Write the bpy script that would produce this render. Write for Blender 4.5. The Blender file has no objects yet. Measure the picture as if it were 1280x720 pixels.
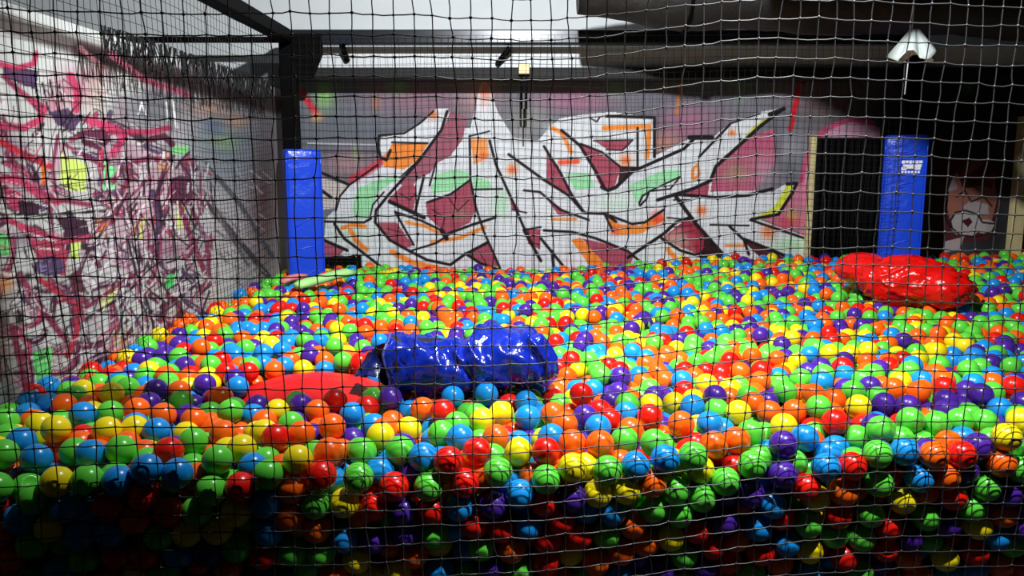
import bpy, bmesh, math, random
import numpy as np
from mathutils import Vector, Matrix, noise, kdtree

# ------------------------------------------------------------------ camera, world, lights
SC = bpy.context.scene
COL = SC.collection
F, CX, CY = 1000.0, 640.0, 360.0
CAMZ = 1.65
PITCH = math.atan(0.157)
cd = bpy.data.cameras.new('camera'); cam = bpy.data.objects.new('camera', cd); COL.objects.link(cam)
cd.sensor_width = 36.0; cd.lens = 36.0 * F / 1280.0; cd.clip_start = 0.02
cam.location = (0, 0, CAMZ); cam.rotation_euler = (math.pi/2 - PITCH, 0, 0)
SC.camera = cam
SC.view_settings.view_transform = 'Standard'; SC.view_settings.look = 'None'
SC.view_settings.gamma = 1.0; SC.view_settings.use_curve_mapping = False
SC.view_settings.exposure = 0.0
W = bpy.data.worlds.new('world'); SC.world = W; W.use_nodes = True
W.node_tree.nodes['Background'].inputs[0].default_value = (0.5, 0.6, 0.8, 1)
W.node_tree.nodes['Background'].inputs[1].default_value = 0.003

def spot(name, loc, target, energy, cone, blend, radius, color=(1, 1, 1)):
    l = bpy.data.lights.new(name, 'SPOT'); l.energy = energy; l.color = color
    l.spot_size = math.radians(cone); l.spot_blend = blend; l.shadow_soft_size = radius
    o = bpy.data.objects.new(name, l); COL.objects.link(o); o.location = loc
    d = Vector(target) - Vector(loc); o.rotation_euler = d.to_track_quat('-Z', 'Y').to_euler()
    return o
spot('pit_flood_lamp', (0.1, 2.45, 3.4), (0.0, 5.4, 1.3), 790, 156, 0.9, 0.05, (0.97, 0.99, 1.0))
spot('entrance_lamp', (1.15, 1.56, 3.2), (0.9, 2.15, 1.0), 400, 60, 0.4, 0.03, (0.97, 0.99, 1.0))

# ------------------------------------------------------------------ helpers
CP, SP = math.cos(PITCH), math.sin(PITCH)
def ray(u, v):
    w = CY - v
    return Vector((u - CX, F*CP + w*SP, -F*SP + w*CP))
def on_y(u, v, Y):
    d = ray(u, v); return Vector((0, 0, CAMZ)) + d*(Y/d.y)
def on_x(u, v, X):
    d = ray(u, v); return Vector((0, 0, CAMZ)) + d*(X/d.x)
def on_z(u, v, Z):
    d = ray(u, v); return Vector((0, 0, CAMZ)) + d*((Z-CAMZ)/d.z)
def project(P):
    P = np.asarray(P, float)
    x, y, z = P[..., 0], P[..., 1], P[..., 2]-CAMZ
    dep = y*CP - z*SP; up = y*SP + z*CP
    return CX + F*x/dep, CY - F*up/dep, dep
def lin(c):
    return tuple((x/255/12.92 if x/255 <= .04045 else ((x/255+.055)/1.055)**2.4) for x in c)

MATS = {}
def mat(name, rgb, rough=0.5, metal=0.0, spec=0.5, bump=None, vary=0.0, coat=0.0, sss=0.0, vscale=6.0):
    if name in MATS: return MATS[name]
    m = bpy.data.materials.new(name); m.use_nodes = True
    nt = m.node_tree; b = nt.nodes['Principled BSDF']
    c = lin(rgb)
    b.inputs['Base Color'].default_value = (*c, 1)
    b.inputs['Roughness'].default_value = rough; b.inputs['Metallic'].default_value = metal
    b.inputs['Specular IOR Level'].default_value = spec
    b.inputs['Coat Weight'].default_value = coat
    if sss:
        b.inputs['Subsurface Weight'].default_value = sss
        b.inputs['Subsurface Radius'].default_value = (.02, .02, .02)
        b.inputs['Subsurface Scale'].default_value = 0.5
    if vary or bump:
        tc = nt.nodes.new('ShaderNodeTexCoord')
    if vary:
        n = nt.nodes.new('ShaderNodeTexNoise'); n.inputs['Scale'].default_value = vscale; n.inputs['Detail'].default_value = 6
        r = nt.nodes.new('ShaderNodeMix'); r.data_type = 'RGBA'
        r.inputs[6].default_value = (*[x*(1-vary) for x in c], 1); r.inputs[7].default_value = (*[min(1, x*(1+vary)) for x in c], 1)
        nt.links.new(tc.outputs['Object'], n.inputs['Vector']); nt.links.new(n.outputs['Fac'], r.inputs[0])
        nt.links.new(r.outputs[2], b.inputs['Base Color'])
    if bump:
        s, st, dist = bump
        n2 = nt.nodes.new('ShaderNodeTexNoise'); n2.inputs['Scale'].default_value = s; n2.inputs['Detail'].default_value = 5
        bp = nt.nodes.new('ShaderNodeBump'); bp.inputs['Strength'].default_value = st; bp.inputs['Distance'].default_value = dist
        nt.links.new(tc.outputs['Object'], n2.inputs['Vector']); nt.links.new(n2.outputs['Fac'], bp.inputs['Height'])
        nt.links.new(bp.outputs['Normal'], b.inputs['Normal'])
    MATS[name] = m
    return m

def mesh_obj(name, verts, faces, m, parent=None, smooth=False):
    me = bpy.data.meshes.new(name)
    me.from_pydata([tuple(v) for v in verts], [], [tuple(int(i) for i in f) for f in faces])
    if smooth: me.polygons.foreach_set('use_smooth', [True]*len(me.polygons))
    me.materials.append(m); me.update()
    o = bpy.data.objects.new(name, me); COL.objects.link(o)
    if parent: o.parent = parent
    return o
def bm_obj(name, bm, m, parent=None, smooth=False):
    me = bpy.data.meshes.new(name); bmesh.ops.recalc_face_normals(bm, faces=bm.faces)
    bm.to_mesh(me); bm.free()
    if smooth: me.polygons.foreach_set('use_smooth', [True]*len(me.polygons))
    me.materials.append(m)
    o = bpy.data.objects.new(name, me); COL.objects.link(o)
    if parent: o.parent = parent
    return o
def box(name, lo, hi, m, parent=None, bevel=0.0, seg=2, rot=None):
    bm = bmesh.new(); lo = Vector(lo); hi = Vector(hi)
    bmesh.ops.create_cube(bm, size=1.0)
    c = (lo+hi)/2; s = hi-lo
    for v in bm.verts: v.co = Vector((v.co.x*s.x, v.co.y*s.y, v.co.z*s.z))
    if bevel: bmesh.ops.bevel(bm, geom=list(bm.edges), offset=bevel, segments=seg, profile=.5, affect='EDGES')
    M = Matrix.Translation(c)
    if rot: M = M @ Matrix.Rotation(rot[0], 4, rot[1])
    bmesh.ops.transform(bm, matrix=M, verts=bm.verts)
    return bm_obj(name, bm, m, parent, bool(bevel) and seg > 2)
def tube_geo(pts, r, sides=6, cap=True, base=0):
    pts = [Vector(p) for p in pts]; vs = []; fs = []
    n = len(pts)
    rad = r if hasattr(r, '__len__') else [r]*n
    ref = None
    for i, p in enumerate(pts):
        t = (pts[min(i+1, n-1)]-pts[max(i-1, 0)]).normalized()
        if ref is None:
            ref = Vector((0, 0, 1)) if abs(t.z) < .9 else Vector((1, 0, 0))
        a = t.cross(ref).normalized(); b = t.cross(a)
        for k in range(sides):
            an = 2*math.pi*k/sides
            vs.append(p + (a*math.cos(an)+b*math.sin(an))*rad[i])
    for i in range(n-1):
        for k in range(sides):
            k2 = (k+1) % sides
            fs.append((base+i*sides+k, base+i*sides+k2, base+(i+1)*sides+k2, base+(i+1)*sides+k))
    if cap:
        fs.append(tuple(base+k for k in reversed(range(sides)))); fs.append(tuple(base+(n-1)*sides+k for k in range(sides)))
    return vs, fs
def tube(name, pts, r, m, parent=None, sides=8):
    v, f = tube_geo(pts, r, sides); return mesh_obj(name, v, f, m, parent, True)
def tag(o, label, cat, group=None):
    o['label'] = label; o['category'] = cat
    if group: o['group'] = group
    return o
def struct(o): o['kind'] = 'structure'; return o
def empty(name, loc, label, cat, group=None):
    o = bpy.data.objects.new(name, None); COL.objects.link(o); o.location = loc; o.empty_display_size = .1
    return tag(o, label, cat, group)
def setparent(o, p):
    o.parent = p; o.matrix_parent_inverse = Matrix.Translation(p.location).inverted(); return o

# ------------------------------------------------------------------ painter for the sprayed walls
class Painter:
    def __init__(s, U, V, base):
        s.U, s.V = U, V; s.C = np.tile(np.array(base, float), (len(U), 1))
    def _mix(s, idx, a, col):
        a = a[:, None]; s.C[idx] = s.C[idx]*(1-a) + np.array(col, float)*a
    def poly(s, pts, col, alpha=1.0):
        P = np.array(pts, float)
        idx = np.nonzero((s.U >= P[:, 0].min()) & (s.U <= P[:, 0].max()) & (s.V >= P[:, 1].min()) & (s.V <= P[:, 1].max()))[0]
        if not len(idx): return
        u, v = s.U[idx], s.V[idx]; ins = np.zeros(len(idx), bool)
        for i in range(len(P)):
            x1, y1 = P[i]; x2, y2 = P[i-1]
            if y1 == y2: continue
            c = ((y1 > v) != (y2 > v)) & (u < (x2-x1)*(v-y1)/(y2-y1)+x1)
            ins ^= c
        s._mix(idx[ins], np.full(ins.sum(), alpha), col)
    def stroke(s, pts, w, col, soft=0.7, alpha=1.0):
        P = np.array(pts, float); m = w+soft
        idx = np.nonzero((s.U >= P[:, 0].min()-m) & (s.U <= P[:, 0].max()+m) & (s.V >= P[:, 1].min()-m) & (s.V <= P[:, 1].max()+m))[0]
        if not len(idx): return
        q = np.stack([s.U[idx], s.V[idx]], 1); d = np.full(len(idx), 1e9)
        for i in range(len(P)-1):
            a, b = P[i], P[i+1]; ab = b-a; L = (ab*ab).sum()+1e-9
            t = np.clip(((q-a)@ab)/L, 0, 1)
            d = np.minimum(d, np.hypot(*(q-a-t[:, None]*ab).T))
        al = np.clip((w/2+soft/2-d)/soft, 0, 1)*alpha
        k = al > 0; s._mix(idx[k], al[k], col)
    def blob(s, u, v, ru, rv, col, alpha=1.0):
        e = np.exp(-(((s.U-u)/ru)**2+((s.V-v)/rv)**2))*alpha
        idx = np.nonzero(e > .01)[0]
        if len(idx): s._mix(idx, e[idx], col)
    def disc(s, u, v, ru, rv, col, alpha=1.0):
        e = ((s.U-u)/ru)**2+((s.V-v)/rv)**2 < 1
        idx = np.nonzero(e)[0]
        if len(idx): s._mix(idx, np.full(len(idx), alpha), col)

def paint_material(name, rough=0.75, bumps=30):
    m = bpy.data.materials.new(name); m.use_nodes = True; nt = m.node_tree; b = nt.nodes['Principled BSDF']
    at = nt.nodes.new('ShaderNodeAttribute'); at.attribute_name = 'paint'
    tc = nt.nodes.new('ShaderNodeTexCoord'); n = nt.nodes.new('ShaderNodeTexNoise')
    n.inputs['Scale'].default_value = 9; n.inputs['Detail'].default_value = 8
    mr = nt.nodes.new('ShaderNodeMapRange'); mr.inputs[3].default_value = .82; mr.inputs[4].default_value = 1.12
    mx = nt.nodes.new('ShaderNodeVectorMath'); mx.operation = 'SCALE'
    nt.links.new(tc.outputs['Object'], n.inputs['Vector']); nt.links.new(n.outputs['Fac'], mr.inputs[0])
    nt.links.new(at.outputs['Color'], mx.inputs[0]); nt.links.new(mr.outputs[0], mx.inputs['Scale'])
    nt.links.new(mx.outputs[0], b.inputs['Base Color'])
    n2 = nt.nodes.new('ShaderNodeTexNoise'); n2.inputs['Scale'].default_value = bumps
    bp = nt.nodes.new('ShaderNodeBump'); bp.inputs['Strength'].default_value = .15; bp.inputs['Distance'].default_value = .01
    nt.links.new(tc.outputs['Object'], n2.inputs['Vector']); nt.links.new(n2.outputs['Fac'], bp.inputs['Height'])
    nt.links.new(bp.outputs['Normal'], b.inputs['Normal'])
    b.inputs['Roughness'].default_value = rough; b.inputs['Specular IOR Level'].default_value = .25
    return m
def painted_grid(name, O, A, B, na, nb, paint, m):
    O, A, B = np.array(O, float), np.array(A, float), np.array(B, float)
    ia, ib = np.meshgrid(np.linspace(0, 1, na), np.linspace(0, 1, nb))
    P = O + ia.ravel()[:, None]*A + ib.ravel()[:, None]*B
    U, V, dep = project(P)
    C = paint(U, V, P)/255.0
    C = np.where(C <= .04045, C/12.92, ((C+.055)/1.055)**2.4)
    i = np.arange((na-1)*(nb-1)); r, c = i//(na-1), i % (na-1)
    q = np.stack([r*na+c, r*na+c+1, (r+1)*na+c+1, (r+1)*na+c], 1).astype(np.int32)
    me = bpy.data.meshes.new(name)
    me.vertices.add(len(P)); me.vertices.foreach_set('co', P.astype(np.float32).ravel())
    me.loops.add(q.size); me.loops.foreach_set('vertex_index', q.ravel())
    me.polygons.add(len(q)); me.polygons.foreach_set('loop_start', np.arange(0, q.size, 4, dtype=np.int32))
    me.update(calc_edges=True)
    at = me.attributes.new('paint', 'FLOAT_COLOR', 'POINT')
    at.data.foreach_set('color', np.concatenate([C, np.ones((len(C), 1))], 1).astype(np.float32).ravel())
    me.materials.append(m)
    o = bpy.data.objects.new(name, me); COL.objects.link(o)
    return o

# ------------------------------------------------------------------ setting
YB = 6.3          # back wall
XL = -1.76        # graffiti wall on the left, topped at WLTOP
WLTOP = 2.2
BLK = (26, 18, 22); BUR = (170, 76, 97); WHT = (222, 226, 232); GRN = (150, 226, 166); ORG = (244, 138, 52)

def paint_back(U, V, P):
    p = Painter(U, V, (104, 109, 118)); s, po, bl = p.stroke, p.poly, p.blob
    rnd = random.Random(3)
    for k in range(60):   # drifting spray clouds
        bl(rnd.uniform(330, 1300), rnd.uniform(60, 350), rnd.uniform(20, 70), rnd.uniform(8, 30), rnd.choice([(125, 118, 128), (90, 96, 108), (150, 120, 136), (112, 118, 128)]), .5)
    for (u, v, a, b, c, al) in [(530, 125, 60, 22, (150, 105, 125), .7), (720, 125, 55, 16, (168, 112, 140), .9), (860, 155, 40, 25, (165, 100, 130), .8),
                                (600, 118, 25, 30, (196, 150, 150), .8), (660, 150, 26, 20, (150, 148, 142), .8), (405, 118, 13, 18, (150, 205, 120), .9), (497, 108, 12, 10, (130, 185, 120), .8),
                                (470, 128, 5, 8, (210, 120, 80), .6), (770, 108, 12, 14, (125, 170, 130), .7), (925, 105, 14, 9, (100, 160, 110), .8), (925, 120, 8, 8, (110, 150, 120), .6),
                                (830, 105, 10, 10, (170, 120, 80), .5), (1040, 130, 40, 25, (90, 60, 50), .6), (1120, 150, 50, 40, (38, 36, 40), .9), (1235, 120, 70, 110, (30, 30, 34), 1.0), (1240, 280, 60, 90, (34, 32, 36), 1.0), (1175, 270, 20, 60, (40, 34, 38), 1.0), (1180, 150, 60, 60, (30, 30, 34), .9), (1210, 110, 14, 12, (60, 120, 50), .8), (1090, 60, 160, 40, (40, 40, 46), .9),  # near-black blobs paint in the shade on the wall's right end
                                (830, 180, 25, 14, (200, 130, 110), .7), (430, 205, 25, 14, (200, 140, 140), .5), (445, 190, 5, 10, (150, 200, 110), .5)]:
        bl(u, v, a, b, c, al)
    s([(375, 113), (394, 140)], 9, (196, 60, 74), 3); bl(396, 146, 7, 6, (225, 160, 110))
    s([(852, 98), (846, 142)], 4, (190, 112, 60), 3)
    s([(1001, 98), (988, 162)], 6.5, (196, 24, 36), 1.5); s([(1020, 40), (1002, 98)], 14, (120, 12, 18), 3)
    s([(385, 179), (470, 181)], 1.6, (190, 190, 200), .8); s([(380, 188), (474, 189)], 2, (50, 48, 54), 1)
    # pink bubble beside the doorway
    po([(1000, 300), (1003, 215), (1016, 180), (1040, 158), (1075, 150), (1100, 160), (1100, 300)], (205, 150, 175), .85)
    s([(1005, 300), (1002, 225), (1010, 190), (1030, 163), (1060, 149), (1090, 153)], 6, (190, 70, 110), 3)
    bl(985, 185, 22, 16, (170, 165, 175), .7); bl(970, 190, 8, 30, (90, 75, 92), .6)
    # whole piece in white
    po([(405, 300), (408, 272), (419, 262), (426, 242), (440, 230), (478, 206), (474, 172), (500, 168), (522, 156), (545, 136), (560, 136), (570, 160), (588, 160), (594, 135), (600, 108), (606, 98), (613, 112), (622, 140), (642, 172), (672, 176), (686, 160), (700, 148), (730, 143), (765, 140), (818, 147), (818, 195), (865, 172), (890, 172), (912, 155), (950, 140), (978, 135), (955, 155), (930, 175), (900, 200), (890, 225), (930, 236), (965, 240), (985, 228), (995, 228), (988, 248), (974, 268), (950, 275), (1020, 300), (1020, 345), (600, 352), (540, 352), (470, 345), (430, 320), (405, 310)], WHT)
    bl(606, 112, 7, 16, (236, 120, 90), .9); bl(690, 160, 10, 8, WHT, .7); bl(650, 168, 14, 10, (190, 178, 180), .5)
    # pinks outside the letters
    po([(892, 212), (905, 195), (935, 172), (968, 160), (968, 205), (945, 238), (888, 240)], (186, 92, 122)); bl(920, 215, 16, 12, (170, 150, 120), .8); bl(955, 215, 16, 20, (190, 160, 175), .7)
    po([(985, 235), (1004, 228), (1016, 240), (1016, 296), (950, 273), (974, 268)], (200, 120, 146)); bl(985, 278, 14, 10, (206, 70, 90), .9); bl(990, 268, 7, 8, (200, 190, 90), .7)
    po([(403, 300), (432, 312), (420, 322), (403, 318)], BUR)
    s([(440, 224), (462, 212), (484, 197)], 9, (206, 66, 84), 5)
    po([(490, 180), (535, 180), (522, 200), (505, 212), (480, 209), (478, 200)], (242, 140, 62))
    po([(402, 222), (436, 232), (420, 260), (404, 262)], (226, 214, 205), .8)
    # burgundy fills
    po([(563, 140), (584, 146), (578, 175), (563, 195), (545, 205), (538, 216), (520, 226), (514, 236), (500, 230), (524, 202), (552, 165)], (156, 90, 108))
    for q in [[(485, 249), (508, 227), (521, 234), (517, 263)], [(532, 254), (563, 245), (588, 227), (595, 260), (588, 278), (559, 292), (552, 287), (534, 271)],
              [(472, 278), (496, 278), (516, 307), (508, 310), (483, 298)], [(584, 318), (609, 303), (625, 334), (606, 330)], [(683, 191), (699, 209), (712, 242), (683, 229)],
              [(726, 180), (748, 190), (776, 210), (768, 234), (752, 236)], [(744, 177), (791, 176), (780, 187), (761, 188)], [(636, 242), (652, 266), (640, 262)], [(681, 245), (717, 271), (697, 268)],
              [(656, 285), (676, 287), (675, 312), (660, 305)], [(728, 298), (775, 309), (792, 321), (785, 336), (755, 334)], [(850, 244), (887, 228), (885, 244)]]:
        po(q, BUR)
    po([(827, 298), (859, 273), (881, 292), (906, 321), (877, 320), (852, 309)], (166, 34, 62)); po([(880, 296), (908, 322), (868, 320), (880, 310)], (50, 16, 24)); po([(827, 298), (850, 284), (872, 316), (850, 309)], (170, 90, 90), .6)
    po([(928, 300), (960, 312), (984, 324), (950, 322)], (80, 24, 36)); po([(775, 209), (800, 209), (772, 232)], (60, 26, 32)); bl(575, 268, 12, 10, (150, 128, 112), .6)
    for a in [[(560, 246), (572, 264), (586, 250)], [(500, 242), (512, 250), (519, 242)], [(540, 262), (556, 272), (552, 286)], [(600, 316), (608, 330)], [(842, 284), (864, 282)], [(846, 292), (868, 288)], [(484, 286), (500, 290)], [(660, 287), (662, 302), (674, 306)]]: s(a, 1.6, (84, 28, 40))
    # greens, oranges, yellows
    for q in [[(440, 262), (447, 235), (475, 224), (505, 219), (472, 240), (463, 272), (445, 274)], [(539, 234), (545, 218), (570, 212), (586, 216), (586, 226), (560, 240), (540, 242)], [(591, 220), (612, 226), (616, 236), (593, 236)], [(706, 218), (735, 216), (744, 234), (720, 238)], [(786, 232), (830, 212), (852, 212), (848, 224), (812, 238), (796, 254)]]: po(q, GRN, .9)
    bl(626, 254, 9, 16, (170, 226, 180), .8); bl(990, 306, 24, 9, (170, 226, 170), .8); bl(770, 255, 26, 10, (200, 230, 208), .7); bl(440, 290, 30, 20, (200, 226, 200), .5); bl(845, 300, 20, 14, (205, 226, 205), .5)
    for a, w in [([(428, 285), (440, 281), (456, 283)], 5), ([(438, 288), (446, 302), (458, 312)], 6), ([(490, 315), (515, 328), (552, 337)], 7), ([(508, 278), (530, 282), (548, 291)], 4), ([(540, 303), (575, 297), (606, 284)], 4.5),
                 ([(690, 160), (702, 166), (714, 190)], 5), ([(755, 160), (811, 158), (809, 196)], 6), ([(835, 312), (846, 325)], 6), ([(908, 307), (930, 307)], 3.5), ([(690, 274), (720, 274)], 3)]: s(a, w, ORG, 2.5)
    s([(700, 203), (722, 202)], 6, (240, 92, 60), 2.5)
    po([(588, 174), (609, 172), (611, 196), (592, 206)], (244, 158, 92)); po([(714, 300), (726, 297), (758, 332), (738, 334)], ORG)
    po([(757, 270), (775, 280), (800, 282), (825, 264), (831, 275), (802, 292), (770, 294)], (244, 140, 52)); bl(822, 272, 8, 8, (240, 70, 60), .9); bl(768, 288, 6, 6, (240, 80, 60), .8)
    for (u, v, r) in [(782, 201, 7), (877, 263, 6), (915, 166, 4), (960, 290, 8), (541, 144, 5), (640, 212, 6), (604, 195, 5)]: bl(u, v, r, r, (242, 112, 50))
    s([(866, 224), (866, 212), (872, 206), (874, 218), (868, 224)], 3.5, ORG, 2)
    po([(984, 230), (992, 234), (972, 266), (944, 272), (968, 258)], (216, 224, 62)); po([(950, 152), (977, 136), (962, 150), (925, 178), (940, 160)], (206, 212, 80), .9)
    # black outlines
    for a, w in [([(474, 170), (472, 185), (476, 197), (483, 200), (488, 188)], 3.6), ([(476, 169), (505, 167), (525, 154), (542, 139)], 2.4), ([(490, 178), (534, 179)], 2.6),
                 ([(559, 139), (552, 162), (523, 202), (487, 242), (470, 263), (469, 278), (487, 300), (512, 314), (534, 325), (563, 331), (581, 318), (610, 303)], 3.6), ([(538, 182), (520, 203), (500, 222)], 2),
                 ([(480, 240), (466, 256), (462, 275)], 2), ([(400, 215), (436, 231)], 3.4), ([(420, 263), (425, 245), (437, 231), (472, 206)], 2.4), ([(406, 277), (455, 278), (464, 273)], 3), ([(418, 280), (430, 298), (450, 313), (482, 338)], 3.6), ([(400, 298), (434, 313)], 4), ([(402, 238), (414, 247)], 4),
                 ([(494, 265), (517, 306)], 3), ([(494, 265), (527, 276), (552, 288)], 3), ([(487, 252), (530, 272)], 5), ([(530, 220), (519, 265)], 3.2), ([(545, 203), (537, 232)], 2.4), ([(552, 288), (558, 298)], 6), ([(555, 294), (590, 281), (619, 272)], 3.4), ([(512, 314), (545, 304), (566, 290)], 2.6),
                 ([(587, 170), (588, 225), (595, 260), (605, 290), (625, 335)], 3), ([(534, 253), (563, 243), (588, 225)], 3), ([(582, 317), (600, 329), (645, 345)], 3.8), ([(584, 317), (609, 303)], 3),
                 ([(588, 170), (612, 164)], 2), ([(612, 176), (620, 206), (640, 250), (655, 285), (675, 325)], 3.4), ([(636, 193), (680, 225), (712, 245), (730, 266), (756, 267), (770, 277)], 3.6), ([(702, 163), (725, 182), (745, 215), (756, 236)], 4), ([(590, 237), (628, 236)], 2.4),
                 ([(680, 183), (700, 215), (716, 246), (730, 265)], 3.4), ([(700, 198), (726, 197)], 2), ([(655, 238), (675, 240), (700, 262), (736, 275)], 3), ([(656, 287), (676, 284)], 2.4), ([(680, 288), (715, 290), (745, 298), (785, 314), (806, 332)], 3.4), ([(655, 288), (676, 326)], 4), ([(676, 298), (706, 335)], 3.6), ([(690, 314), (692, 334)], 4), ([(640, 262), (658, 266)], 2),
                 ([(726, 180), (752, 190), (776, 209), (800, 210)], 3), ([(752, 234), (760, 238), (770, 234), (794, 211)], 4.5), ([(742, 176), (791, 175), (778, 188), (758, 187)], 2), ([(758, 145), (818, 147), (818, 196)], 4), ([(797, 160), (797, 212)], 3),
                 ([(796, 212), (855, 186), (868, 173)], 4), ([(862, 172), (890, 172)], 6), ([(874, 196), (912, 156)], 3), ([(912, 155), (950, 142)], 2), ([(979, 136), (950, 158), (915, 190), (895, 208), (888, 226), (866, 236), (822, 250)], 4.4), ([(962, 143), (980, 136)], 5),
                 ([(846, 243), (895, 247), (935, 244), (966, 236)], 4.2), ([(984, 230), (996, 229), (990, 242), (973, 268), (940, 274)], 4), ([(845, 246), (870, 280), (907, 322)], 5), ([(842, 250), (864, 250)], 2), ([(799, 254), (803, 245), (811, 240), (808, 249), (800, 257), (799, 254)], 2.6),
                 ([(812, 239), (850, 221), (838, 236), (814, 239)], 2.2), ([(756, 267), (790, 280), (806, 278), (830, 262)], 3.2), ([(756, 268), (766, 289)], 3), ([(785, 322), (830, 292), (845, 278), (862, 272)], 4), ([(827, 298), (850, 313), (880, 322), (907, 322)], 3.6), ([(834, 272), (872, 276)], 2), ([(888, 281), (936, 282)], 2.4),
                 ([(912, 283), (930, 300), (936, 318)], 3.6), ([(930, 299), (1002, 328)], 4.4), ([(938, 275), (1018, 302)], 3.2), ([(1008, 282), (1018, 274)], 5), ([(738, 148), (746, 152), (750, 146)], 2)]:
        s(a, w, BLK, 1.0)
    # dog's head sprayed on the stretch with painted-in shade
    po([(1172, 200), (1200, 195), (1245, 205), (1250, 260), (1235, 300), (1180, 305), (1170, 260)], (84, 26, 30), .8)
    po([(1184, 260), (1186, 238), (1196, 214), (1204, 236), (1228, 232), (1242, 216), (1246, 250), (1240, 275), (1215, 290), (1190, 285)], (150, 94, 80))
    p.disc(1207, 280, 19, 16, (176, 168, 168)); p.disc(1232, 283, 13, 9, (176, 168, 168)); po([(1204, 258), (1214, 250), (1235, 256), (1236, 268), (1206, 266)], (160, 150, 150)); po([(1184, 240), (1192, 220), (1198, 236)], (150, 140, 144)); po([(1226, 232), (1243, 214), (1240, 236)], (110, 56, 40))
    for a, w in [([(1188, 276), (1194, 266), (1207, 263), (1222, 268), (1228, 278), (1245, 280), (1240, 290), (1220, 296), (1200, 294), (1190, 285), (1188, 276)], 2.2), ([(1184, 250), (1180, 268), (1188, 284)], 2.2), ([(1196, 246), (1206, 238), (1214, 252), (1230, 246), (1240, 258)], 2)]: s(a, w, BLK)
    po([(1201, 276), (1212, 272), (1216, 277), (1210, 284)], (70, 20, 30))
    po([(1180, 302), (1205, 296), (1200, 312), (1180, 316)], (200, 190, 190), .8)
    # white painted upper wall above the ledge
    up = P[:, 2] > 2.4
    p.C[up] = (196, 201, 203)
    return p.C

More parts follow.
